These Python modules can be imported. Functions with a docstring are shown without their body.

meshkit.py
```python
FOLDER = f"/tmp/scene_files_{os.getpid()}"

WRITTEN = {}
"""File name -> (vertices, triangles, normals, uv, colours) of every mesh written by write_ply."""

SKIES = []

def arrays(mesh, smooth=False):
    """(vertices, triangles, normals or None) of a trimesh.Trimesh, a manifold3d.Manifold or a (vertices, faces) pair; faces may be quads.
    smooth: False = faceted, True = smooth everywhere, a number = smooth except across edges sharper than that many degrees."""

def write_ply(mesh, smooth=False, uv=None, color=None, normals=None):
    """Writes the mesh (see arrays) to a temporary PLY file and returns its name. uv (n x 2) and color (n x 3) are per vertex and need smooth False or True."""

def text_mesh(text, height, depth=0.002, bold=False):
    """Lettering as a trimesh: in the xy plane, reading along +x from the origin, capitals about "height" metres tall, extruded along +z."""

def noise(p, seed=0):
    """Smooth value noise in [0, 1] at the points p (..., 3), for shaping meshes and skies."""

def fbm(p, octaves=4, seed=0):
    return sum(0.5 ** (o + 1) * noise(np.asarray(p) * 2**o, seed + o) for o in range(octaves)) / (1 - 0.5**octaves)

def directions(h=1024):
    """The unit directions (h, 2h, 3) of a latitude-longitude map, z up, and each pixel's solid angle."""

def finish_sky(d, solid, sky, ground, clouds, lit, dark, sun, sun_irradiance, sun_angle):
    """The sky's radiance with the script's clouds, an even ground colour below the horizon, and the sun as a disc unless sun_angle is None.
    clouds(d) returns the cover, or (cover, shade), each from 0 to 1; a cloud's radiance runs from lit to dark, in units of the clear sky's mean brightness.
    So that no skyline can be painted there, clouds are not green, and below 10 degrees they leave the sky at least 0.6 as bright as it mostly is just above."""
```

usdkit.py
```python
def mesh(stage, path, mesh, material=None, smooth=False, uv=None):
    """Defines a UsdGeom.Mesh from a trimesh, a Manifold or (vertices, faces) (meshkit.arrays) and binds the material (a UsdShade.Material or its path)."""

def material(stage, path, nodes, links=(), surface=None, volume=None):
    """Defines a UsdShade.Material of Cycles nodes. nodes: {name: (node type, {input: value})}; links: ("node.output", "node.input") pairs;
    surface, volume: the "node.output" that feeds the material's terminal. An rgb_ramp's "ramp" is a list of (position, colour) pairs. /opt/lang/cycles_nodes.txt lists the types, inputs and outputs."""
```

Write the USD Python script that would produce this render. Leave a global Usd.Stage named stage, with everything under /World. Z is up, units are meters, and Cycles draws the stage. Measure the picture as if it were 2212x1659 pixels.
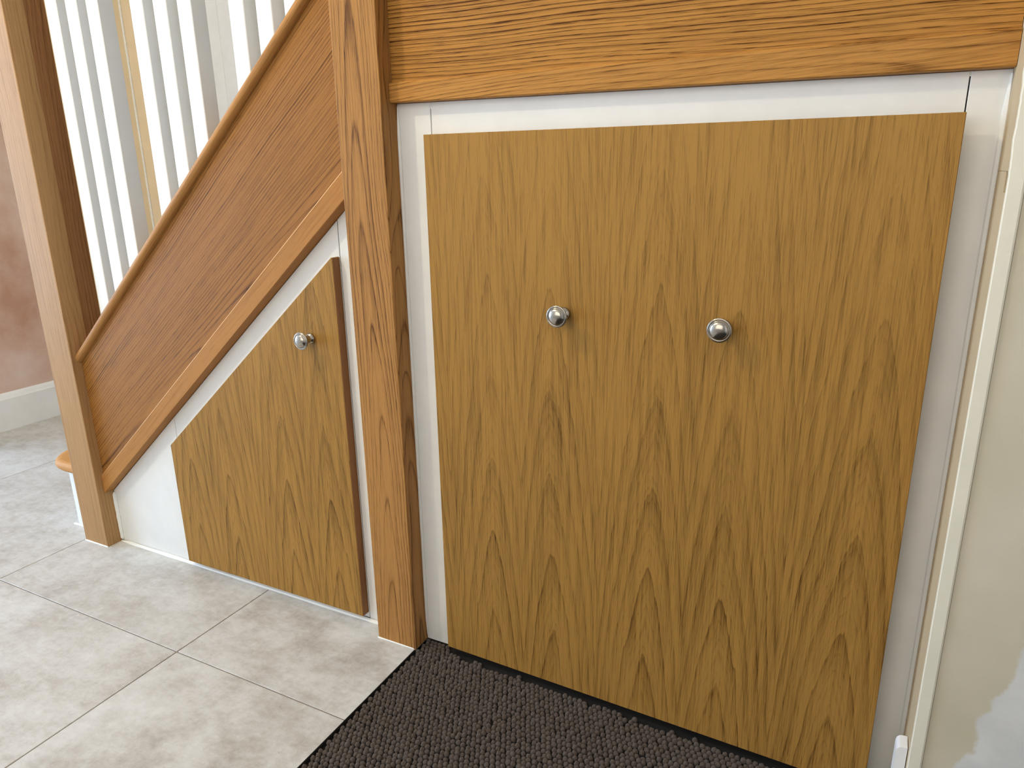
import math, numpy as np, trimesh, manifold3d as m3, usdkit, meshkit
from pxr import Usd, UsdGeom, UsdLux, UsdShade, Gf, Sdf, Vt

stage = Usd.Stage.CreateInMemory()
UsdGeom.SetStageUpAxis(stage, "Z"); UsdGeom.SetStageMetersPerUnit(stage, 1.0)
UsdGeom.Xform.Define(stage, "/World"); UsdGeom.Scope.Define(stage, "/World/Looks")
rng = np.random.default_rng(7)

# ------------------------------------------------------------------ camera, lights, exposure
EXPOSURE = -0.15
CAM = np.array([0.79924, -1.01871, 0.89227]); YAW, PITCH, ROLL, FPX = 0.47647, -0.28562, -0.0172984, 1547.40
fw = np.array([-math.sin(YAW) * math.cos(PITCH), math.cos(YAW) * math.cos(PITCH), math.sin(PITCH)])
rt = np.cross(fw, [0, 0, 1]); rt /= np.linalg.norm(rt); up = np.cross(rt, fw)
rt, up = math.cos(ROLL) * rt + math.sin(ROLL) * up, -math.sin(ROLL) * rt + math.cos(ROLL) * up
cam = UsdGeom.Camera.Define(stage, "/World/camera")
cam.AddTransformOp().Set(Gf.Matrix4d(*rt, 0, *up, 0, *(-fw), 0, *CAM, 1))
cam.CreateHorizontalApertureAttr(36.0); cam.CreateFocalLengthAttr(36.0 * FPX / 2212)
cam.CreateVerticalApertureAttr(36.0 * 1659 / 2212)
cam.CreateClippingRangeAttr(Gf.Vec2f(0.02, 100)); cam.CreateExposureAttr(EXPOSURE); cam.CreateFStopAttr(0.0)

def rect_light(name, at, w, h, look, color, inten):
    l = UsdLux.RectLight.Define(stage, "/World/" + name)
    l.CreateWidthAttr(w); l.CreateHeightAttr(h); l.CreateColorAttr(Gf.Vec3f(*color)); l.CreateIntensityAttr(inten)
    z = -np.array(look, float); x = np.cross([0, 0, 1], z); x /= np.linalg.norm(x); y = np.cross(z, x)
    l.AddTransformOp().Set(Gf.Matrix4d(*x, 0, *y, 0, *z, 0, *at, 1))

# daylight: the glazed door at the far left end of the hall, the pane by the front door; plus an added soft fill behind the camera
rect_light("daylight_left", (-3.56, -1.10, 1.08), 1.70, 2.0, (1, 0, 0), (0.49, 0.72, 1.04), 9.8)
rect_light("daylight_window", (0.35, -2.27, 1.55), 1.8, 1.3, (0, 1, 0), (1.0, 0.93, 0.84), 2.6)  # added fill light; no window is known there
rect_light("daylight_right", (1.97, -1.15, 1.2), 0.25, 1.6, (-1, 0, 0), (0.80, 0.92, 1.0), 1.0)
# the hall's warm ceiling lamp
sl = UsdLux.SphereLight.Define(stage, "/World/lamp_light")
sl.CreateRadiusAttr(0.04); sl.CreateColorAttr(Gf.Vec3f(1.0, 0.88, 0.62)); sl.CreateIntensityAttr(680.0)
sl.AddTranslateOp().Set(Gf.Vec3d(-0.75, -1.00, 2.13))

# ------------------------------------------------------------------ helpers
def lin(r, g, b):
    return tuple((c / 255 / 12.92 if c / 255 <= .04045 else ((c / 255 + .055) / 1.055) ** 2.4) for c in (r, g, b))

class Graph:
    """Collects Cycles nodes; inputs are constants or "node.output" strings that start with '@'."""
    def __init__(s): s.n, s.l, s.k = {}, [], 0
    def __call__(s, kind, out, **inp):
        s.k += 1; name = f"n{s.k}"; const = {}
        for k, v in inp.items():
            if isinstance(v, str) and v.startswith("@"): s.l.append((v[1:], f"{name}.{k}"))
            else: const[k] = v
        s.n[name] = (kind, const)
        return f"@{name}.{out}"
    def m(s, op, a, b=0.0, c=0.0): return s("math", "value", math_type=op, value1=a, value2=b, value3=c)
    def add(s, a, b): return s.m("add", a, b)
    def sub(s, a, b): return s.m("subtract", a, b)
    def mul(s, a, b): return s.m("multiply", a, b)
    def dot(s, a, b): return s("vector_math", "value", math_type="dot_product", vector1=a, vector2=b)
    def xyz(s, x, y, z): return s("combine_xyz", "vector", x=x, y=y, z=z)
    def noise(s, vec, scale=1.0, detail=2.0, rough=0.5, out="fac"):
        return s("noise_texture", out, vector=vec, scale=float(scale), detail=float(detail), roughness=float(rough))
    def ramp(s, fac, stops): return s("rgb_ramp", "color", fac=fac, ramp=stops)
    def rng(s, v, a, b, c=0.0, d=1.0): return s("map_range", "result", value=v, from_min=a, from_max=b, to_min=c, to_max=d, clamp=True)
    def mix(s, fac, a, b, kind="mix"): return s("mix", "color", mix_type=kind, fac=fac, color1=a, color2=b)
    def done(s, name, **p):
        b = s("principled_bsdf", "BSDF", **p)
        return usdkit.material(stage, "/World/Looks/" + name, s.n, s.l, surface=b[1:])

def plain(name, rgb, rough=0.5, metallic=0.0, **kw):
    return Graph().done(name, base_color=lin(*rgb), roughness=rough, metallic=metallic, **kw)

def oak(name, O, U, V, W, light, dark, cut="solid", taper=0.03, heart=0.03, ring=0.0042, k=170.0, leaf=0.122, off=0.0,
        period=0.075, warp=0.012, rough=0.48, contrast=1.0, pore=1.0, bump=0.25, seed=0.0):
    """Oak with the grain along V, the face spanned by U and V, W into the wood. solid: rings round a heart that lies
    'heart' behind the face; flame: slip-matched crown-cut veneer leaves, 'leaf' wide."""
    g = Graph()
    p = g("geometry", "position")
    d = g("vector_math", "vector", math_type="subtract", vector1=p, vector2=tuple(O))
    u, v, w = g.dot(d, tuple(U)), g.dot(d, tuple(V)), g.dot(d, tuple(W))
    v = g.add(v, seed)
    n_slow = g.noise(g.xyz(g.mul(u, 5.0), g.mul(v, 1.6), g.mul(w, 5.0)), 1, 2, .5)
    n_mid = g.noise(g.xyz(g.mul(u, 22.0), g.mul(v, 4.0), g.mul(w, 22.0)), 1, 3, .55)
    if cut == "solid":
        uu = g.add(u, g.mul(g.sub(n_slow, .5), warp * 5)); ww = g.sub(g.add(w, g.mul(g.sub(n_mid, .5), warp * .5)), heart)
        r = g.m("sqrt", g.add(g.mul(uu, uu), g.mul(ww, ww)))
        f = g.m("divide", g.add(g.add(r, g.mul(v, taper)), g.mul(g.sub(n_mid, .5), warp * .35)), ring)
    else:
        # book-matched leaves: mirrored about every second joint; off = a mirror joint, the crown stands .057 from it
        q = g.m("divide", g.sub(u, off), leaf)
        cell = g.m("floor", q)
        rnd = g("white_noise_texture", "value", dimensions="1D", w=cell)
        fold = g.mul(g.m("absolute", g.sub(g.m("floored_modulo", g.add(q, 1.0), 2.0), 1.0)), leaf)
        pm = g.xyz(g.mul(fold, 22.0), g.mul(v, 5.0), g.mul(rnd, 1.2))
        n_slow = g.noise(g.xyz(g.mul(fold, 7.0), g.mul(v, 2.2), g.mul(rnd, .5)), 1, 2, .5)
        n_mid = g.noise(pm, 1, 3, .55)
        feather = g.noise(g.xyz(g.mul(fold, 160.0), g.mul(v, 9.0), rnd), 1, 3, .6)
        uu = g.add(g.sub(fold, .057), g.add(g.mul(g.sub(n_slow, .5), warp), g.mul(g.sub(n_mid, .5), warp * .4)))
        para = g.mul(g.m("power", g.add(g.m("absolute", uu), .004), 1.6), k)
        f0 = g.add(g.add(v, para), g.add(g.mul(rnd, .03), g.add(g.mul(g.sub(n_mid, .5), .075), g.mul(g.sub(feather, .5), .035))))
        f = g.m("divide", f0, period)
    if cut == "solid":
        jit = g.noise(g.xyz(g.mul(f, .9), .37, .11), 1, 1, .5)
        f = g.add(f, g.mul(jit, 1.3))
        late = g.ramp(g.m("fraction", f), [(0, (0.30,) * 3), (.12, (.05,) * 3), (.5, (.12,) * 3), (.8, (.35,) * 3), (.93, (1,) * 3), (1, (.35,) * 3)])
        late = g("rgb_to_bw", "val", color=late)
    else:
        wide = g("rgb_to_bw", "val", color=g.ramp(g.m("fraction", f), [(0, (.10,) * 3), (.45, (.12,) * 3), (.72, (.45,) * 3), (.92, (.80,) * 3), (.975, (1,) * 3), (1, (.15,) * 3)]))
        f2 = g.mul(f, 4.6); f2 = g.add(f2, g.mul(g.noise(g.xyz(f2, .37, .11), 1, 1, .5), 1.6))
        thin = g("rgb_to_bw", "val", color=g.ramp(g.m("fraction", f2), [(0, (.1,) * 3), (.6, (.2,) * 3), (.88, (1,) * 3), (1, (.1,) * 3)]))
        fade = g.rng(v, .15, .95, 1.0, .45)
        late = g.mul(g.add(g.mul(wide, .75), g.mul(thin, .38)), fade)
    amp = g.rng(g.noise(g.xyz(g.mul(u, 9.0), g.mul(v, 2.5), g.mul(w, 9.0)), 1, 2, .5), .3, .7, .45, 1.0)
    late = g.mul(late, g.mul(amp, contrast))
    band = g.noise(g.xyz(g.mul(u, 120.0), g.mul(v, 2.2), g.mul(w, 120.0)), 1, 3, .6)
    streak = g.noise(g.xyz(g.mul(u, 430.0), g.mul(v, 7.0), g.mul(w, 430.0)), 1, 2, .6)
    fine = g.noise(g.xyz(g.mul(u, 900.0), g.mul(v, 26.0), g.mul(w, 900.0)), 1, 2, .6)
    pores = g.mul(g.rng(fine, .52, .66), g.add(.4, g.mul(late, .8)))
    pale_streak = g.mul(g.rng(g.noise(g.xyz(g.mul(u, 800.0), g.mul(v, 9.0), g.add(g.mul(w, 800.0), 3.7)), 1, 2, .6), .60, .72), .3)  # pale streaks of the grain itself
    t = g.add(g.add(g.mul(late, .9 if cut == "solid" else .72), g.mul(g.sub(streak, .5), 1.0)), g.mul(pores, .50 * pore))
    t = g.add(t, g.add(g.mul(g.sub(band, .5), .7), g.mul(g.sub(n_slow, .5), .35)))
    t = g.sub(t, pale_streak)
    col = g.ramp(t, [(0, lin(*light)), (.5, tuple(.52 * a + .48 * b for a, b in zip(lin(*light), lin(*dark)))), (1, lin(*dark))])
    height = g.add(g.mul(pores, -.6), g.mul(streak, .35))
    nrm = g("bump", "normal", height=height, strength=bump, distance=.0012)
    rg = g.add(rough, g.mul(g.sub(streak, .5), .18))
    return g.done(name, base_color=col, roughness=rg, normal=nrm, specular_ior_level=.13)

# ------------------------------------------------------------------ names and objects
used = {}
def numbered(parent, name):
    k = (parent, name); n = used.get(k, 0); used[k] = n + 1
    return f"{parent}/{name}" if n == 0 else f"{parent}/{name}_{n:03d}"
def data(prim, **kw):
    for k, v in kw.items():
        if v: prim.SetCustomDataByKey(k, v)
def thing(name, label=None, category=None, group=None, kind=None):
    x = UsdGeom.Xform.Define(stage, numbered("/World", name)).GetPrim()
    data(x, label=label, category=category, group=group, kind=kind)
    return x
def obj(name, mesh, mat, parent=None, smooth=30, label=None, category=None, group=None, kind=None):
    path = numbered(str(parent.GetPath()) if parent else "/World", name)
    pr = usdkit.mesh(stage, path, mesh, mat, smooth=smooth).GetPrim()
    data(pr, label=label, category=category, group=group, kind=kind)
    return pr

# ------------------------------------------------------------------ shapes
def hull(pts): return trimesh.PointCloud(np.asarray(pts, float)).convex_hull
def cbox(lo, hi, c=0.0015):
    """A box with chamfered edges."""
    lo, hi = np.array(lo, float), np.array(hi, float); pts = []
    for s in np.ndindex(2, 2, 2):
        corner = np.where(s, hi, lo); inn = np.where(s, hi - c, lo + c)
        for a in range(3):
            q = inn.copy(); q[a] = corner[a]; pts.append(q)
    return hull(pts)
def inset(poly, c):
    poly = np.asarray(poly, float); n = len(poly); out = []
    area = sum(poly[i][0] * poly[(i + 1) % n][1] - poly[(i + 1) % n][0] * poly[i][1] for i in range(n)); sg = 1 if area > 0 else -1
    for i in range(n):
        a, b, d = poly[i - 1], poly[i], poly[(i + 1) % n]
        e1, e2 = (b - a) / np.linalg.norm(b - a), (d - b) / np.linalg.norm(d - b)
        n1, n2 = sg * np.array([-e1[1], e1[0]]), sg * np.array([-e2[1], e2[0]])
        out.append(b + (n1 + n2) * c / (1 + n1 @ n2))
    return np.array(out)
def plate(poly, y0, y1, c=0.0012, yfun=None):
    """A convex board: polygon in x, z, from y0 (front) to y1, front and back edges chamfered."""
    ins = inset(poly, c); pts = []
    for (yy, pl) in ((y0, ins), (y0 + c, poly), (y1 - c, poly), (y1, ins)):
        for x, z in pl: pts.append((x, yy + (yfun(x) if yfun else 0), z))
    return hull(pts)
def lathe(profile, n=64):
    """Revolves (radius, height) about z."""
    return trimesh.creation.revolve(np.array(profile, float), sections=n)
def cat(*m): return trimesh.util.concatenate(list(m))
def sweep(profile, a, b):
    """A straight bar from a to b with a closed convex profile; profile points are 3-D offsets."""
    pts = [np.array(a) + q for q in profile] + [np.array(b) + q for q in profile]
    return hull(pts)

def bead_bar(a, b, r, seed=0):
    """A slightly uneven run of sealant from a to b."""
    a, b = np.array(a, float), np.array(b, float); k = 24; L = np.linalg.norm(b - a); d = (b - a) / L
    s = np.cross(d, [0, 0, 1]) if abs(d[2]) < .9 else np.array([1., 0, 0]); s /= np.linalg.norm(s); u = np.cross(d, s)
    v, f = [], []
    for i in range(k + 1):
        rr = r * (.75 + .5 * meshkit.noise(np.array([[i * .7 + seed * 9.1, seed, .5]]), seed)[0]) * (1 if 0 < i < k else .3)
        for j in range(8):
            an = j * math.pi / 4
            v.append(a + d * L * i / k + rr * (math.cos(an) * s + math.sin(an) * u))
    for i in range(k):
        for j in range(8):
            p, q = i * 8 + j, i * 8 + (j + 1) % 8
            f += [(p, q, q + 8), (p, q + 8, p + 8)]
    f += [(0, j + 1, j) for j in range(1, 7)] + [(k * 8, k * 8 + j, k * 8 + j + 1) for j in range(1, 7)]
    m = trimesh.Trimesh(v, f, process=False); m.fix_normals(); return m

# ------------------------------------------------------------------ measures (metres; x along the stairs, y into them, z up)
PF = -0.0414                       # front of the newel posts
A0, A1 = -0.9564, -0.8664          # left newel post
B0, B1 = -0.0177, 0.0723           # middle newel post
M = 0.852                          # pitch of the stairs
TH = math.atan(M); SD = np.array([math.cos(TH), 0, math.sin(TH)]); SN = np.array([-math.sin(TH), 0, math.cos(TH)])
X, Y, Z = np.eye(3)

# ------------------------------------------------------------------ materials
SOLID_L, SOLID_D = (176, 127, 71), (84, 48, 14)
VEN_L, VEN_D = (166, 124, 62), (62, 35, 6)
m_postB = oak("oak_post_middle", (0.022, PF, 0), X, Z, Y, SOLID_L, SOLID_D, taper=.028, heart=.030, ring=.0046, seed=3.1)
m_postB2 = oak("oak_post_middle_back", (0.05, 0, 0), X, Z, Y, SOLID_L, SOLID_D, taper=.012, heart=.09, ring=.005, seed=5.1)
m_postA = oak("oak_post_left", (A0 - .02, PF, 0), X, Z, Y, (178, 139, 95), (132, 94, 60), taper=.01, heart=.08, ring=.0045, contrast=.55, seed=1.7)  # paler than the other oak: grazing sheen is put into the colour
m_postA2 = oak("oak_post_left_back", (A0, .02, 0), X, Z, Y, (158, 112, 72), (92, 58, 30), taper=.014, heart=.07, ring=.005, contrast=.8, seed=8.2)
m_string = oak("oak_string", (-.45, -.0185, .55), SN, SD, Y, (158, 108, 54), (82, 48, 14), taper=.018, heart=.030, ring=.0050, warp=.006, contrast=1.1, seed=.4)
m_strim = oak("oak_string_trim", (-.45, -.02, .3), SN, SD, Y, (176, 123, 66), (122, 78, 36), taper=.008, heart=.3, ring=.006, contrast=.4, seed=2.2)
m_scap = oak("oak_string_cap", (-.45, -.02, .8), SN, SD, Y, (180, 130, 74), (110, 68, 28), taper=.008, heart=.2, ring=.005, contrast=.5, seed=4.4)
m_trim_highlight = oak("oak_painted_highlight", (-.45, -.02, .3), SN, SD, Y, (222, 180, 130), (196, 148, 98), taper=.008, heart=.3, ring=.006, contrast=.3, seed=2.2)  # paler oak stands in for the bright highlight on the trim edge
m_fascia = oak("oak_fascia", (.5, -.009, .86), Z, X, Y, (184, 130, 62), (80, 42, 6), taper=.012, heart=.05, ring=.0060, warp=.006, pore=1.3, contrast=1.5, bump=.4, seed=6.0)
m_ftrim = oak("oak_fascia_trim", (.5, -.0185, .985), (-.07, 0, .9975), (.9975, 0, .07), Y, (188, 134, 68), (92, 52, 14), taper=.020, heart=.035, ring=.0050, pore=1.1, contrast=.85, bump=.35, seed=9.3)
m_bigdoor = oak("oak_veneer_large_door", (.134, -.02, .0), X, Z, Y, VEN_L, VEN_D, cut="flame", leaf=.1415, off=.166, period=.153, k=32, warp=.022, rough=.45, pore=.65, seed=.012)
m_smalldoor = oak("oak_veneer_small_door", (-.593, -.02, 0), X, Z, Y, VEN_L, VEN_D, cut="flame", leaf=.1432, off=.1205, period=.155, k=32, warp=.022, rough=.45, pore=.65, seed=.012)
m_lip = oak("oak_edge_lipping", (0, 0, 0), Y, Z, X, (146, 104, 68), (92, 60, 34), taper=.004, heart=.2, ring=.004, contrast=.5)
m_tread = oak("oak_step_tread", (-1.1, .4, .2), X, Y, Z, (200, 148, 92), (160, 110, 62), taper=.01, heart=.1, ring=.005, contrast=.5)

def paint(name, rgb, rough=.42, bump=.05):
    g = Graph(); p = g("geometry", "position")
    n = g.noise(p, 14, 3, .6); fine = g.noise(p, 900, 2, .5)
    c = g.mix(g.rng(n, .35, .65), lin(*rgb), lin(*[x - 5 for x in rgb]))
    return g.done(name, base_color=c, roughness=rough, normal=g("bump", "normal", height=fine, strength=bump, distance=.0004))
m_white = paint("white_satin_paint", (236, 236, 234))
m_spindle = paint("white_spindle_paint", (240, 239, 236), .35)
m_caulk = paint("white_sealant", (242, 242, 238), .35)
m_skirt = paint("white_skirting_paint", (242, 243, 246), .4)
m_ceil = paint("white_ceiling_paint", (238, 236, 230), .8)
m_hall = paint("cream_hall_paint", (236, 216, 184), .8)
m_hall3 = paint("lightened_cream_hall_paint", (250, 232, 200), .8)  # same cream as the back wall, lightened in colour to offset weaker light
m_hall2 = paint("tan_hall_paint", (210, 208, 205), .8)
m_bead = paint("cream_white_bead_paint", (232, 226, 208), .55)
m_return = paint("shade_tinted_return_plaster", (198, 176, 142), .7, .1)  # tan tint carries the warm shade of the corner in its colour
m_dark = plain("gap_shade_black", (14, 13, 12), .9)  # near-black colour stands for the shade inside slits and hole
m_dark2 = plain("dark_hardboard", (46, 44, 42), .9)

def plaster_pink():
    g = Graph(); p = g("geometry", "position")
    n = g.noise(p, 5, 4, .6); n2 = g.noise(p, 1.6, 3, .5); f = g.noise(p, 120, 3, .6)
    c = g.ramp(g.add(g.mul(n, .6), g.mul(n2, .4)), [(.36, lin(190, 148, 128)), (.5, lin(212, 182, 168)), (.62, lin(222, 202, 192))])
    return g.done("pink_bare_plaster", base_color=c, roughness=.8, normal=g("bump", "normal", height=f, strength=.12, distance=.001))
def plaster_patched():
    g = Graph(); p = g("geometry", "position"); s = g("separate_xyz", "x", vector=p); sz = s.replace(".x", ".z")
    n = g.noise(p, 22, 4, .55); n2 = g.noise(p, 7, 3, .5); f = g.noise(p, 160, 3, .6); spk = g.noise(p, 60, 4, .7)
    edge = g.sub(g.sub(s, g.add(.9560, g.mul(g.sub(sz, .147), .25))), g.mul(g.sub(n, .5), .045))
    patch = g.rng(edge, -.001, .004)
    beige = g.ramp(n2, [(.3, lin(196, 188, 164)), (.7, lin(212, 202, 184))])
    grey = g.ramp(n, [(.3, lin(206, 205, 204)), (.7, lin(220, 219, 217))])
    c = g.mix(patch, beige, grey)
    mark = g.mul(g.rng(spk, .70, .78), .45)
    c = g.mix(mark, c, lin(120, 112, 98))
    return g.done("patched_plaster", base_color=c, roughness=.75, normal=g("bump", "normal", height=f, strength=.12, distance=.001))
def stone_tile():
    g = Graph(); p = g("geometry", "position"); r = g("object_info", "random")
    q = g("vector_math", "vector", math_type="add", vector1=p, vector2=g.xyz(g.mul(r, 7.0), g.mul(r, 3.0), 0.0))
    big = g.noise(q, 3.2, 4, .6); mid = g.noise(q, 13, 5, .65); fine = g.noise(q, 90, 4, .7)
    st = g.noise(g.xyz(g.mul(g("separate_xyz", "x", vector=q), 30.0), g.mul(g("separate_xyz", "y", vector=q), 55.0), 0.0), 1, 4, .65)
    t = g.add(g.add(g.mul(big, .36), g.mul(mid, .36)), g.add(g.mul(fine, .20), g.mul(st, .24)))
    c = g.ramp(t, [(.42, lin(160, 154, 147)), (.53, lin(184, 180, 175)), (.61, lin(199, 197, 194)), (.72, lin(212, 211, 210))])
    fl = g.mul(g.rng(g.noise(q, 170, 3, .6), .67, .76), g.rng(mid, .42, .62))
    c = g.mix(g.mul(fl, .65), c, lin(112, 96, 80))
    lt = g.mul(g.rng(g.noise(q, 130, 2, .6), .69, .76), .5)
    c = g.mix(lt, c, lin(228, 224, 218))
    h = g.add(g.mul(mid, .5), g.mul(st, .5))
    return g.done("stone_effect_tile", base_color=c, roughness=g.rng(t, .35, .7, .30, .46), specular_ior_level=.5,
                  normal=g("bump", "normal", height=h, strength=.4, distance=.0025))
m_pink, m_patched, m_tile = plaster_pink(), plaster_patched(), stone_tile()
m_grout = plain("tan_grout", (132, 116, 100), .9)
def nickel():
    g = Graph(); p = g("geometry", "position")
    n = g.noise(p, 900, 2, .5)
    return g.done("brushed_nickel", base_color=lin(172, 165, 155), metallic=1.0, roughness=g.rng(n, .3, .7, .17, .25))
m_nickel = nickel()
def yarn():
    g = Graph(); p = g("geometry", "position"); r = g("geometry", "random_per_island")
    c = g.ramp(r, [(0, lin(102, 90, 82)), (.35, lin(128, 114, 105)), (.7, lin(146, 132, 123)), (1, lin(166, 152, 142))])
    f = g.noise(p, 1500, 3, .7); patch = g.noise(p, 12, 2, .5)
    c = g.mix(g.rng(f, .35, .7), g.mix(.45, c, (0.01, .008, .007)), c)
    c = g.mix(g.rng(patch, .4, .6, 0.0, .25), c, lin(80, 66, 56))
    return g.done("brown_loop_yarn", base_color=c, roughness=.95, specular_ior_level=.1, sheen_weight=.15,
                  normal=g("bump", "normal", height=f, strength=.7, distance=.0015))
m_yarn = yarn(); m_matback = plain("black_mat_backing", (20, 17, 15), .95)
m_lamp = Graph(); m_lamp = m_lamp.done("lamp_white_metal", base_color=lin(238, 236, 230), roughness=.4)

# ------------------------------------------------------------------ the setting
floor = thing("floor", kind="structure", label="pale stone-effect tiled hall floor", category="floor")
obj("subfloor", cbox((-3.6, -2.3, -.06), (2.0, 1.2, -.012), .001), m_dark2, floor)
obj("grout", cbox((-3.6, -2.3, -.012), (.0715, 1.2, -.0016), .0005), m_grout, floor)
GX = [-3.6, -2.793, -2.183, -1.5815, -.9605, -.3495, .0715]
GY = [-2.3, -1.4717, -.2517, .9683, 1.2]
J = .0011
for i in range(len(GX) - 1):
    for j in range(len(GY) - 1):
        x0, x1, y0, y1 = GX[i] + J, GX[i + 1] - (J if i < len(GX) - 2 else 0), GY[j] + J, GY[j + 1] - J
        obj("tile", cbox((x0, y0, -.010), (x1, y1, 0), .0008), m_tile, floor, smooth=False)

wl = thing("wall_left", kind="structure", label="bare pink plaster wall at the far left", category="wall")
obj("plaster", cbox((-3.6, .14, 0), (-2.063, .80, 2.42), .003), m_pink, wl)
obj("painted_return", cbox((-3.6, .80, 0), (-2.063, 1.2, 2.42), .003), m_hall3, wl)
obj("sealant_bead", bead_bar((-2.061, 1.124, .2), (-2.061, 1.124, 2.4), .005, 9), m_caulk, wl)
def skirting_profile(h, t, along, at, length):
    prof = [(0, 0), (t, 0), (t, h - .020), (t * .75, h - .012), (t * .70, h - .006), (t * .35, h), (0, h)]
    return prof
sk = [(0, 0), (.018, 0), (.018, .117), (.013, .124), (.012, .130), (.006, .1385), (0, .1385)]
pts = np.array([( -2.063 + a, y, b) for y in (.125, 1.127) for a, b in sk])
n = len(sk); f = [(i, (i + 1) % n, n + (i + 1) % n) for i in range(n)] + [(i, n + (i + 1) % n, n + i) for i in range(n)] + [(0, i + 1, i) for i in range(1, n - 1)] + [(n, n + i, n + i + 1) for i in range(1, n - 1)]
b_l = trimesh.Trimesh(pts, f, process=False); b_l.fix_normals()
obj("baseboard_left", b_l, m_skirt, kind="structure", label="white moulded skirting board below the pink plaster", category="skirting board")

obj("wall_back", cbox((-2.063, 1.127, 0), (2.0, 1.22, 2.42), .002), m_hall, kind="structure", label="cream wall seen between the white spindles", category="wall")
d1 = thing("door_1", kind="structure", label="white painted door seen through the spindles", category="door")
obj("door_leaf", cbox((-1.96, 1.108, .005), (-1.503, 1.126, 1.98), .003), m_white, d1)
obj("architrave", cbox((-1.497, 1.100, 0), (-1.43, 1.126, 2.05), .004), m_white, d1)

wr = thing("wall_right", kind="structure", label="patched plaster wall end to the right of the large oak door", category="wall")
ret = m3.Manifold.cube((.0155, .092, .8858)).translate((.906, -.096, 0)) - m3.Manifold.cube((.02, .021, .021)).translate((.9, -.1, .8645))
obj("plaster", cbox((.9215, -.0985, 0), (2.0, .10, 2.42), .001), m_patched, wr, smooth=False)
obj("return", ret, m_return, wr, smooth=False)
obj("upper_return", cbox((.906, -.096, .886), (.9215, -.004, 2.42), .0003), m_return, wr, smooth=False)
obj("void", cbox((.912, -.0955, .858), (.9216, -.073, .892), .0003), m_dark, wr, smooth=False)  # near-black liner put into the hole in place of its shade
# plaster stop bead: clean below, lumpy above the hole where plaster has spilled over its edge
zs = np.concatenate([np.linspace(0, .86, 30), np.linspace(.865, 1.12, 90), np.linspace(1.15, 2.42, 20)])
def bead_left(z):
    lump = np.where((z > .884) & (z < 1.12), 1.0, 0.0)
    nz = meshkit.fbm(np.stack([z * 60, z * 0 + .3, z * 0], -1), 4, 3) - .5
    big = meshkit.noise(np.stack([z * 22, z * 0 + 4.3, z * 0], -1), 9) - .5
    return .9058 - lump * (.0012 + .0035 * nz + .003 * big)
prof = lambda xl: [(xl, -.0965), (xl + .0001, -.1014), (xl + .0012, -.1022), (.9195, -.1022), (.9214, -.1008), (.9214, -.0965)]
pp = np.array([[(a, b, z) for a, b in prof(bead_left(np.array([z]))[0])] for z in zs]); n = 6; vv = pp.reshape(-1, 3); ff = []
for i in range(len(zs) - 1):
    for k in range(n):
        a, b = i * n + k, i * n + (k + 1) % n
        ff += [(a, b, b + n), (a, b + n, a + n)]
ff += [(0, k + 1, k) for k in range(1, n - 1)] + [((len(zs) - 1) * n, (len(zs) - 1) * n + k, (len(zs) - 1) * n + k + 1) for k in range(1, n - 1)]
bd = trimesh.Trimesh(vv, ff, process=False); bd.fix_normals()
obj("stop_bead", bd, m_bead, wr, label="white plaster stop bead with a ragged upper edge")
obj("skirting_end", cat(hull([(x, y, z) for y in (-.084, -.060) for x, z in ((.8915, 0), (.905, 0), (.8915, .133), (.8925, .138), (.8955, .1418), (.901, .143), (.905, .143))])), m_skirt, wr, label="cut end of a white skirting board")

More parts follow.
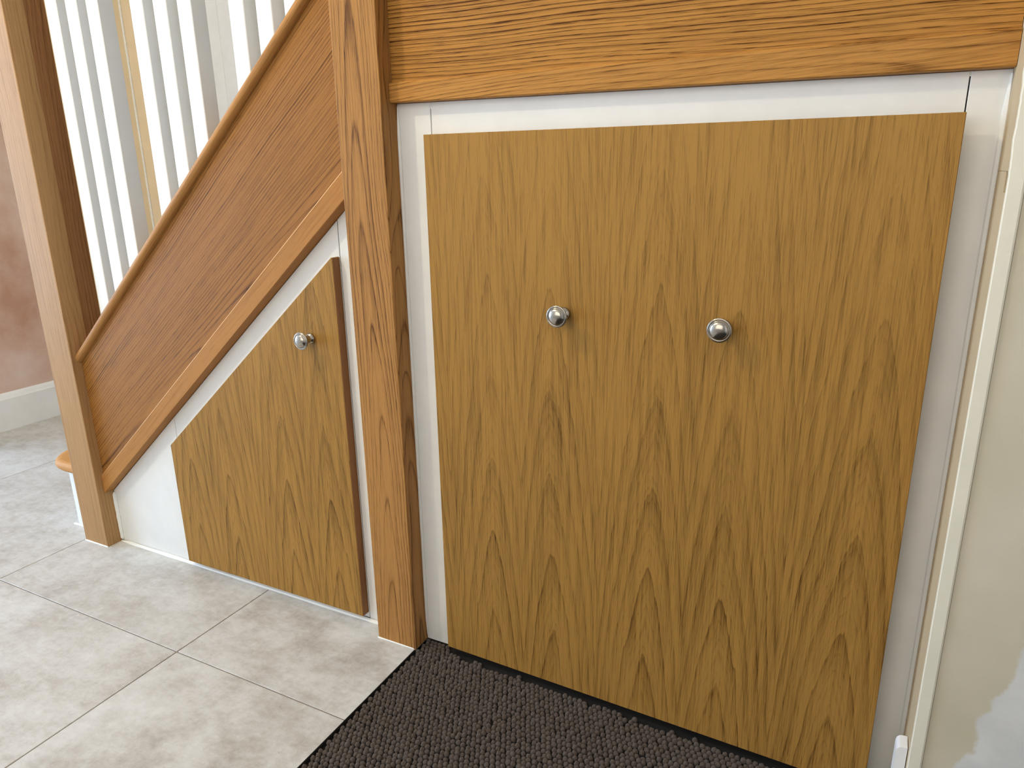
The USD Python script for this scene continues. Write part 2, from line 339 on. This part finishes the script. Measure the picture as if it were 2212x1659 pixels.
ww = thing("wall_front", kind="structure", label="cream hall wall behind the photographer", category="wall")
obj("plaster", cbox((-3.7, -2.4, 0), (2.1, -2.3, 2.42), .001), m_hall2, ww)
we = thing("wall_entrance", kind="structure", label="hall wall with the narrow front door pane", category="wall")
obj("plaster", cbox((2.0, -2.3, 0), (2.1, 1.2, 2.42), .001), m_hall2, we)
wg = thing("wall_garden", kind="structure", label="far left wall with the glazed door", category="wall")
obj("plaster", cbox((-3.7, -2.4, 0), (-3.6, 1.2, 2.42), .001), m_hall, wg)
obj("ceiling", cbox((-3.7, -2.4, 2.42), (2.1, 1.22, 2.5), .001), m_ceil, kind="structure", label="white hall ceiling", category="ceiling")
lamp = thing("ceiling_lamp", "bare pendant lamp on a white flex in front of the stairs", "lamp")
obj("rose", lathe([(0, 2.42), (.05, 2.42), (.05, 2.408), (.02, 2.395), (0, 2.395)]).apply_translation((-.75, -1.0, 0)), m_lamp, lamp)
obj("flex", lathe([(0, 2.396), (.003, 2.396), (.003, 2.21), (0, 2.21)], 12).apply_translation((-.75, -1.0, 0)), m_lamp, lamp)
obj("bulb_holder", lathe([(0, 2.035), (.010, 2.035), (.016, 2.02), (.016, 1.998), (0, 1.998)], 24).apply_translation((-.75, -1.0, .18)), m_lamp, lamp)

# ------------------------------------------------------------------ newel posts
def post(name, x0, x1, h, mats, label, seal):
    t = thing(name, label, "newel post")
    seam = .0036
    # front lamination with rounded front edges, back lamination behind the glue line
    r = .0025
    prof = [(x0 + r, PF), (x0 + r * .3, PF + r * .3), (x0, PF + r), (x0, seam - .0002), (x1, seam - .0002), (x1, PF + r), (x1 - r * .3, PF + r * .3), (x1 - r, PF)]
    obj("front_lamination", hull([(a, b, z) for z in (0, h) for a, b in prof]), mats[0], t)
    obj("back_lamination", cbox((x0, seam + .0002, 0), (x1, .0486, h), .0006), mats[1], t)
    for s in seal: obj("sealant_bead", s, m_caulk, t)
    return t
post("newel_post", A0, A1, 1.75, (m_postA, m_postA2), "square oak newel post at the foot of the stairs, left of the sloping string",
     [bead_bar((A0 - .002, PF, .0005), (A1 + .001, PF, .0005), .0022, 1)])
post("newel_post", B0, B1, 2.1, (m_postB, m_postB2), "square oak newel post standing between the small and the large cupboard door",
     [bead_bar((B0 - .002, PF, .0005), (B1 - .004, PF, .0005), .0016, 2)])

# ------------------------------------------------------------------ sloping string between the posts
st = thing("stair_string", "sloping oak stair string with rounded cap and lower bead, between the two newel posts", "stair string")
zt = lambda x: .1918 + M * (x + .8664)         # top of the lower trim
zb = lambda x: .1426 + M * (x + .8664)         # bottom of the lower trim, at its front
zc = lambda x: .4785 + .8655 * (x + .8664)     # lower edge of the cap
xa, xb = A1 + .0003, B0 - .0003
obj("string_board", hull([(x, y, z) for x in (xa, xb) for y in (-.0185, .0115) for z in (zb(x) + .004, zc(x) - .0003)]), m_string, st)
obj("lower_trim", hull([(x, y, z) for x in (xa, xb) for y, z in ((-.0245, zb(x) + .001), (-.0235, zb(x)), (.0, zb(x) - .0012), (.0, zt(x)), (-.0200, zt(x)), (-.0245, zt(x) - .0048))]), m_strim, st)
capp = []
for a in np.linspace(-math.pi / 2, math.pi / 2, 13):
    capp.append((-.0185 - .0128 * math.cos(a) ** .7, .0125 + .0125 * math.sin(a)))
capp += [(-.001, .025), (.0020, .022), (.0020, .002), (0, 0)]
obj("trim_arris", hull([(x, y, z) for x in (xa, xb) for y, z in ((-.0202, zt(x) + .00015), (-.0247, zt(x) - .0046), (-.0240, zt(x) - .0046), (-.0200, zt(x) - .0003))]), m_trim_highlight, st, label="pale strip painted as the highlight along the trim edge")  # thin added strip with the edge highlight put into its colour
obj("base_rail", hull([(x, y, zc(x) + z) for x in (xa, xb) for y, z in ((.0022, .0002), (.0022, .0085), (.0400, .0085), (.0400, .0002))]), m_scap, st)
obj("string_cap", hull([(x, y, zc(x) + z) for x in (xa, xb) for y, z in capp]), m_scap, st)

# ------------------------------------------------------------------ white spindles on the string
SW, SY0, SY1 = .0365, .0030, .0375
GROUP = "white square spindles on the sloping string"
pitch = .0645
starts = [-.7300 + pitch * (i - 1) for i in range(12)]
ordn = ["first", "second", "third", None, "fourth", "fifth", "sixth", None, "seventh", "eighth", "ninth"]
proto = None
for i, w in enumerate(ordn):
    if w is None: continue
    x0 = starts[i]; z0 = zc(x0 + SW) + .0088
    lab = f"white square spindle, {w} one counted from the left newel post"
    if proto is None:
        proto = t = thing("spindle", lab, "spindle", GROUP)
        c = .0012
        ring = [(c, SY0), (SW - c, SY0), (SW, SY0 + c), (SW, SY1 - c), (SW - c, SY1), (c, SY1), (0, SY1 - c), (0, SY0 + c)]
        obj("shaft", hull([(x, y, .8655 * (x - SW)) for x, y in ring] + [(x, y, .95) for x, y in ring]), m_spindle, t)
    else:
        t = UsdGeom.Xform.Define(stage, numbered("/World", "spindle")).GetPrim()
        t.GetReferences().AddInternalReference(proto.GetPath()); t.SetInstanceable(True)
        data(t, label=lab, category="spindle", group=GROUP)
    op = UsdGeom.Xformable(t); op.ClearXformOpOrder()
    (UsdGeom.XformOp(t.GetAttribute("xformOp:translate")) if t is proto and t.HasAttribute("xformOp:translate") else op.AddTranslateOp()).Set(Gf.Vec3d(x0, 0, z0))

# ------------------------------------------------------------------ landing fascia on the right
fa = thing("landing_fascia", "horizontal oak fascia with a lower trim, above the large door", "fascia")
fx0, fx1 = B1 + .0003, .9055
tl = lambda x: 1.0035 - .0085 * (x - fx0) / (fx1 - fx0)   # bottom of the trim
TT = 1.0338
obj("fascia_board", hull([(x, y, z) for x in (fx0, fx1) for y in (-.0095, .012) for z in (TT + .0002, 1.34)]), m_fascia, fa)
TT = 1.0338
obj("lower_trim", hull([(x, y, z) for x in (fx0, fx1) for y, z in ((-.0185, tl(x) + .0015), (-.0170, tl(x)), (.012, tl(x)), (.012, TT), (-.0155, TT), (-.0185, TT - .0030))]), m_ftrim, fa)

# ------------------------------------------------------------------ white panelling under the stairs
pn = thing("understair_panel", "white painted triangular panel between the left newel post and the small oak door", "panel")
pz = lambda x: .1406 + M * (x + .8664)
G = .0011
obj("board", plate([(A1 + .0005, .0005), (-.5925, .0005), (-.5925, pz(-.5925)), (A1 + .0005, pz(A1))], 0, .018, .0006), m_white, pn, smooth=False)
obj("stile", plate([(-.0700, .0005), (B0 - .0005, .0005), (B0 - .0005, pz(B0)), (-.0700, pz(-.07))], 0, .018, .0006), m_white, pn, smooth=False)
obj("batten", cbox((-.61, .0185, .02), (-.57, .03, .33), .0005), m_dark, pn, smooth=False); obj("batten", cbox((-.09, .0185, .005), (-.05, .03, .79), .0005), m_dark, pn, smooth=False)  # near-black boards added behind the slits to keep the gaps dark
obj("sealant_bead", bead_bar((A1 + .003, -.0015, .004), (A1 + .003, -.0015, .137), .0050, 3), m_caulk, pn)
obj("sealant_bead", bead_bar((A1 + .002, -.0045, .0012), (B0 - .001, -.0045, .0012), .0050, 4), m_caulk, pn)
pr = thing("understair_panel", "white painted surround framing the large oak door under the landing", "panel")
obj("stile", plate([(B1 + .0005, .0005), (.1363, .0005), (.1363, tl(.1363) - .0003), (B1 + .0005, tl(B1) - .0003)], 0, .018, .0006), m_white, pr, smooth=False)
obj("stile", plate([(.8657, .0005), (.9058, .0005), (.9058, tl(.9055) - .0003), (.8657, tl(.8657) - .0003)], 0, .018, .0006), m_white, pr, smooth=False)
for sx in (.1370, .8650):
    obj("slit_filler", cbox((sx - .0007, .0004, .9925 - (.003 if sx > .5 else 0)), (sx + .0007, .012, tl(sx) - .0004), .0002), m_white, pr, smooth=False)
obj("sealant_bead", bead_bar((.9050, -.0008, .01), (.9050, -.0008, .990), .0045, 11), m_caulk, pr)
obj("batten", cbox((.11, .0185, .05), (.16, .03, .99), .0005), m_dark, pr, smooth=False); obj("batten", cbox((.84, .0185, .05), (.89, .03, .99), .0005), m_dark, pr, smooth=False)  # added dark boards, as behind the small door slits
obj("sealant_bead", bead_bar((B1 + .002, -.001, .01), (B1 + .002, -.001, .999), .0030, 6), m_caulk, pr)

# ------------------------------------------------------------------ pull-out oak fronted drawers with their knobs
HEAD = [(0, .0352), (.0035, .0350), (.0065, .0344), (.0093, .0333), (.0113, .0320), (.0124, .0307), (.0127, .0300), (.0132, .0297), (.0139, .0301), (.0146, .0301),
        (.0150, .0295), (.0154, .0291), (.0161, .0290), (.0167, .0284), (.0168, .0276), (.0160, .0266), (.0130, .0256), (.0095, .0246), (.0075, .0235), (0, .0235)]
STEM = [(0, .0240), (.0073, .0240), (.0064, .0215), (.0058, .0170), (.0060, .0120), (.0072, .0080), (.0088, .0066), (.0094, .0058), (.0090, .0050), (.0098, .0040),
        (.0102, .0028), (.0100, .0012), (.0096, 0), (0, 0)]
def dense(p, k=3):
    p = np.array(p, float); out = []
    for a, b in zip(p[:-1], p[1:]):
        for i in range(k): out.append(a + (b - a) * i / k)
    return np.array(out + [p[-1]])
def knob(parent, x, y, z, tilt=0.0):
    R = trimesh.transformations.rotation_matrix(math.pi / 2, X)      # z of the lathe to -y of the world
    R2 = trimesh.transformations.rotation_matrix(tilt, Z)
    def put(p):
        m = lathe(dense(p)); m.apply_transform(R); m.apply_transform(R2); m.apply_translation((x, y, z)); m.fix_normals(); return m
    k = obj("knob", put(HEAD), m_nickel, parent, smooth=50, label="satin nickel round knob")
    obj("knob_stem", put(STEM), m_nickel, k, smooth=50)

sd = thing("cupboard_door", "small sloping-topped oak veneer cupboard door with one knob, under the stairs", "cupboard door")
SDX0, SDX1 = -.5928, -.0730
obj("backing_front", plate([(-.5914, .0045), (-.0716, .0045), (-.0716, pz(-.0716) - .0003), (-.5914, pz(-.5914) - .0003)], 0, .018, .0005), m_white, sd, smooth=False)
obj("oak_front", plate([(SDX0, .0184), (SDX1, .0184), (SDX1, .7538), (SDX1 - .003, .7538), (SDX0, .3131)], -.0192, -.0003, .0008), m_smalldoor, sd, smooth=False)
obj("edge_lipping", cbox((SDX1 + .00005, -.0188, .0188), (SDX1 + .0009, -.0005, .7530), .0002), m_lip, sd, smooth=False)
knob(sd, -.1400, -.0192, .6015)

ld = thing("cupboard_door", "large rectangular oak veneer cupboard door with two knobs, above the brown mat", "cupboard door")
LX0, LX1 = .1340, .8643
yf = lambda x: -.0190 * (x - LX0) / (LX1 - LX0)          # it stands a little open on the right
obj("backing_front", plate([(.1377, .0135), (.8643, .0125), (.8643, tl(.8643) - .0004), (.1377, tl(.1377) - .0004)], 0, .018, .0005), m_white, ld, smooth=False)
obj("oak_front", plate([(LX0, .0132), (LX1, .0111), (LX1, .9493), (LX0, .9534)], -.0200, -.0003, .0008, yf), m_bigdoor, ld, smooth=False)
tl2 = math.atan(-.019 / (LX1 - LX0))
knob(ld, .3785, -.0200 + yf(.3785), .6870, tl2)
knob(ld, .6175, -.0200 + yf(.6175), .6870, tl2)

# ------------------------------------------------------------------ first step with its rounded end, behind the left post
fs = thing("bullnose_step", "bottom stair step with rounded oak nosing and white riser, behind the left newel post", "stair step")
def dshape(x0, x1, y0, y1, r, z0, z1, nose=0.0):
    pts = []
    for k in np.linspace(0, math.pi / 2, 14): pts.append((x0 + r - r * math.cos(k), y0 + r - r * math.sin(k)))
    pts += [(x1, y0), (x1, y1), (x0, y1)]
    out = []
    h = (z1 - z0) / 2
    for a in np.linspace(-math.pi / 2, math.pi / 2, 7):
        off = nose * (1 - math.cos(a)) if nose else 0
        for x, y in pts:
            dx, dy = x - (x0 + r), y - (y0 + r)
            out.append((x + (off if x < x0 + r + .001 else 0) , y + (off if y < y0 + r else 0), z0 + h + h * math.sin(a)))
    return hull(out)
def clear(mesh):
    """Cuts the newel post and the panelling out of the step."""
    k = m3.Manifold(m3.Mesh(np.asarray(mesh.vertices, np.float32), np.asarray(mesh.faces, np.uint32)))
    k = k - m3.Manifold.cube((A1 - A0 + .001, .2, 1)).translate((A0 - .0005, .0491 - .2, -.1)) - m3.Manifold.cube((.5, .4, 1)).translate((A1 - .001, .0325 - .4, -.1))
    return k
obj("riser", clear(dshape(-1.108, -.70, .004, .90, .075, 0, .166)), m_white, fs, smooth=40)
obj("tread", clear(dshape(-1.122, -.68, -.022, .90, .085, .1662, .194, .012)), m_tread, fs, smooth=40)
obj("sealant_bead", bead_bar((-1.075, .003, .001), (-.95, .003, .001), .003, 8), m_caulk, fs)

# ------------------------------------------------------------------ brown loop-pile mat
mt = thing("entrance_mat", "dark brown loop-pile entrance mat set into the floor below the large oak door", "mat")
MX0, MX1, MY0, MY1 = B1 + .0005, .905, -1.0, -.0006
obj("backing", cbox((MX0, MY0, -.011), (MX1, MY1, -.0062), .0005), m_matback, mt, smooth=False)
def loops():
    base = []
    for k in range(5):
        s = trimesh.creation.icosphere(2, 1.0); v = s.vertices.copy()
        # a coiled knot of yarn: ridges wind round an inclined axis
        ax = np.array([math.cos(k * 1.3) * .6, math.sin(k * 1.3) * .6, .6]); ax /= np.linalg.norm(ax)
        e1 = np.cross(ax, [0, 0, 1]); e1 /= np.linalg.norm(e1); e2 = np.cross(ax, e1)
        ang = np.arctan2(v @ e2, v @ e1); h = v @ ax
        rad = 1 + .09 * np.sin(h * 9 + ang + k) + .12 * (meshkit.noise(v * 2.2 + k * 5, k) - .5)
        v = v * rad[:, None] * np.array([1.0, .95, 1.15])
        base.append((v, s.faces))
    V, F, n = [], [], 0
    px, py = .0092, .0093
    ny = int((MY1 - MY0) / py); nx = int((MX1 - MX0) / px)
    for j in range(ny):
        for i in range(nx):
            x = MX0 + .0048 + (i + (.5 if j % 2 else 0)) * px + rng.normal(0, .0008); y = MY1 - .004 - j * py + rng.normal(0, .0008)
            if x > MX1 - .003 or y < -.62 or (x > .132 and y > -.0215 - .019 * (x - .134) / .73 + rng.normal(0, .0015)): continue  # loops left out under the door; bare black backing stands for shade
            v, f = base[rng.integers(5)]; a = rng.uniform(-.5, .5) + (0 if rng.random() < .5 else math.pi); c, s = math.cos(a), math.sin(a)
            r = .0047 * rng.uniform(.9, 1.1)
            w = np.stack([v[:, 0] * c - v[:, 1] * s, v[:, 0] * s + v[:, 1] * c, v[:, 2]], 1) * r
            V.append(w + (x, y, -.0042 + rng.normal(0, .0006))); F.append(f + n); n += len(v)
    return trimesh.Trimesh(np.vstack(V), np.vstack(F), process=False)
obj("loop_pile", loops(), m_yarn, mt, smooth=True, kind="stuff")
obj("edging", cbox((MX0 - .0014, MY0, -.011), (MX0 + .0004, PF - .003, .0022), .0003), m_matback, mt, smooth=False)
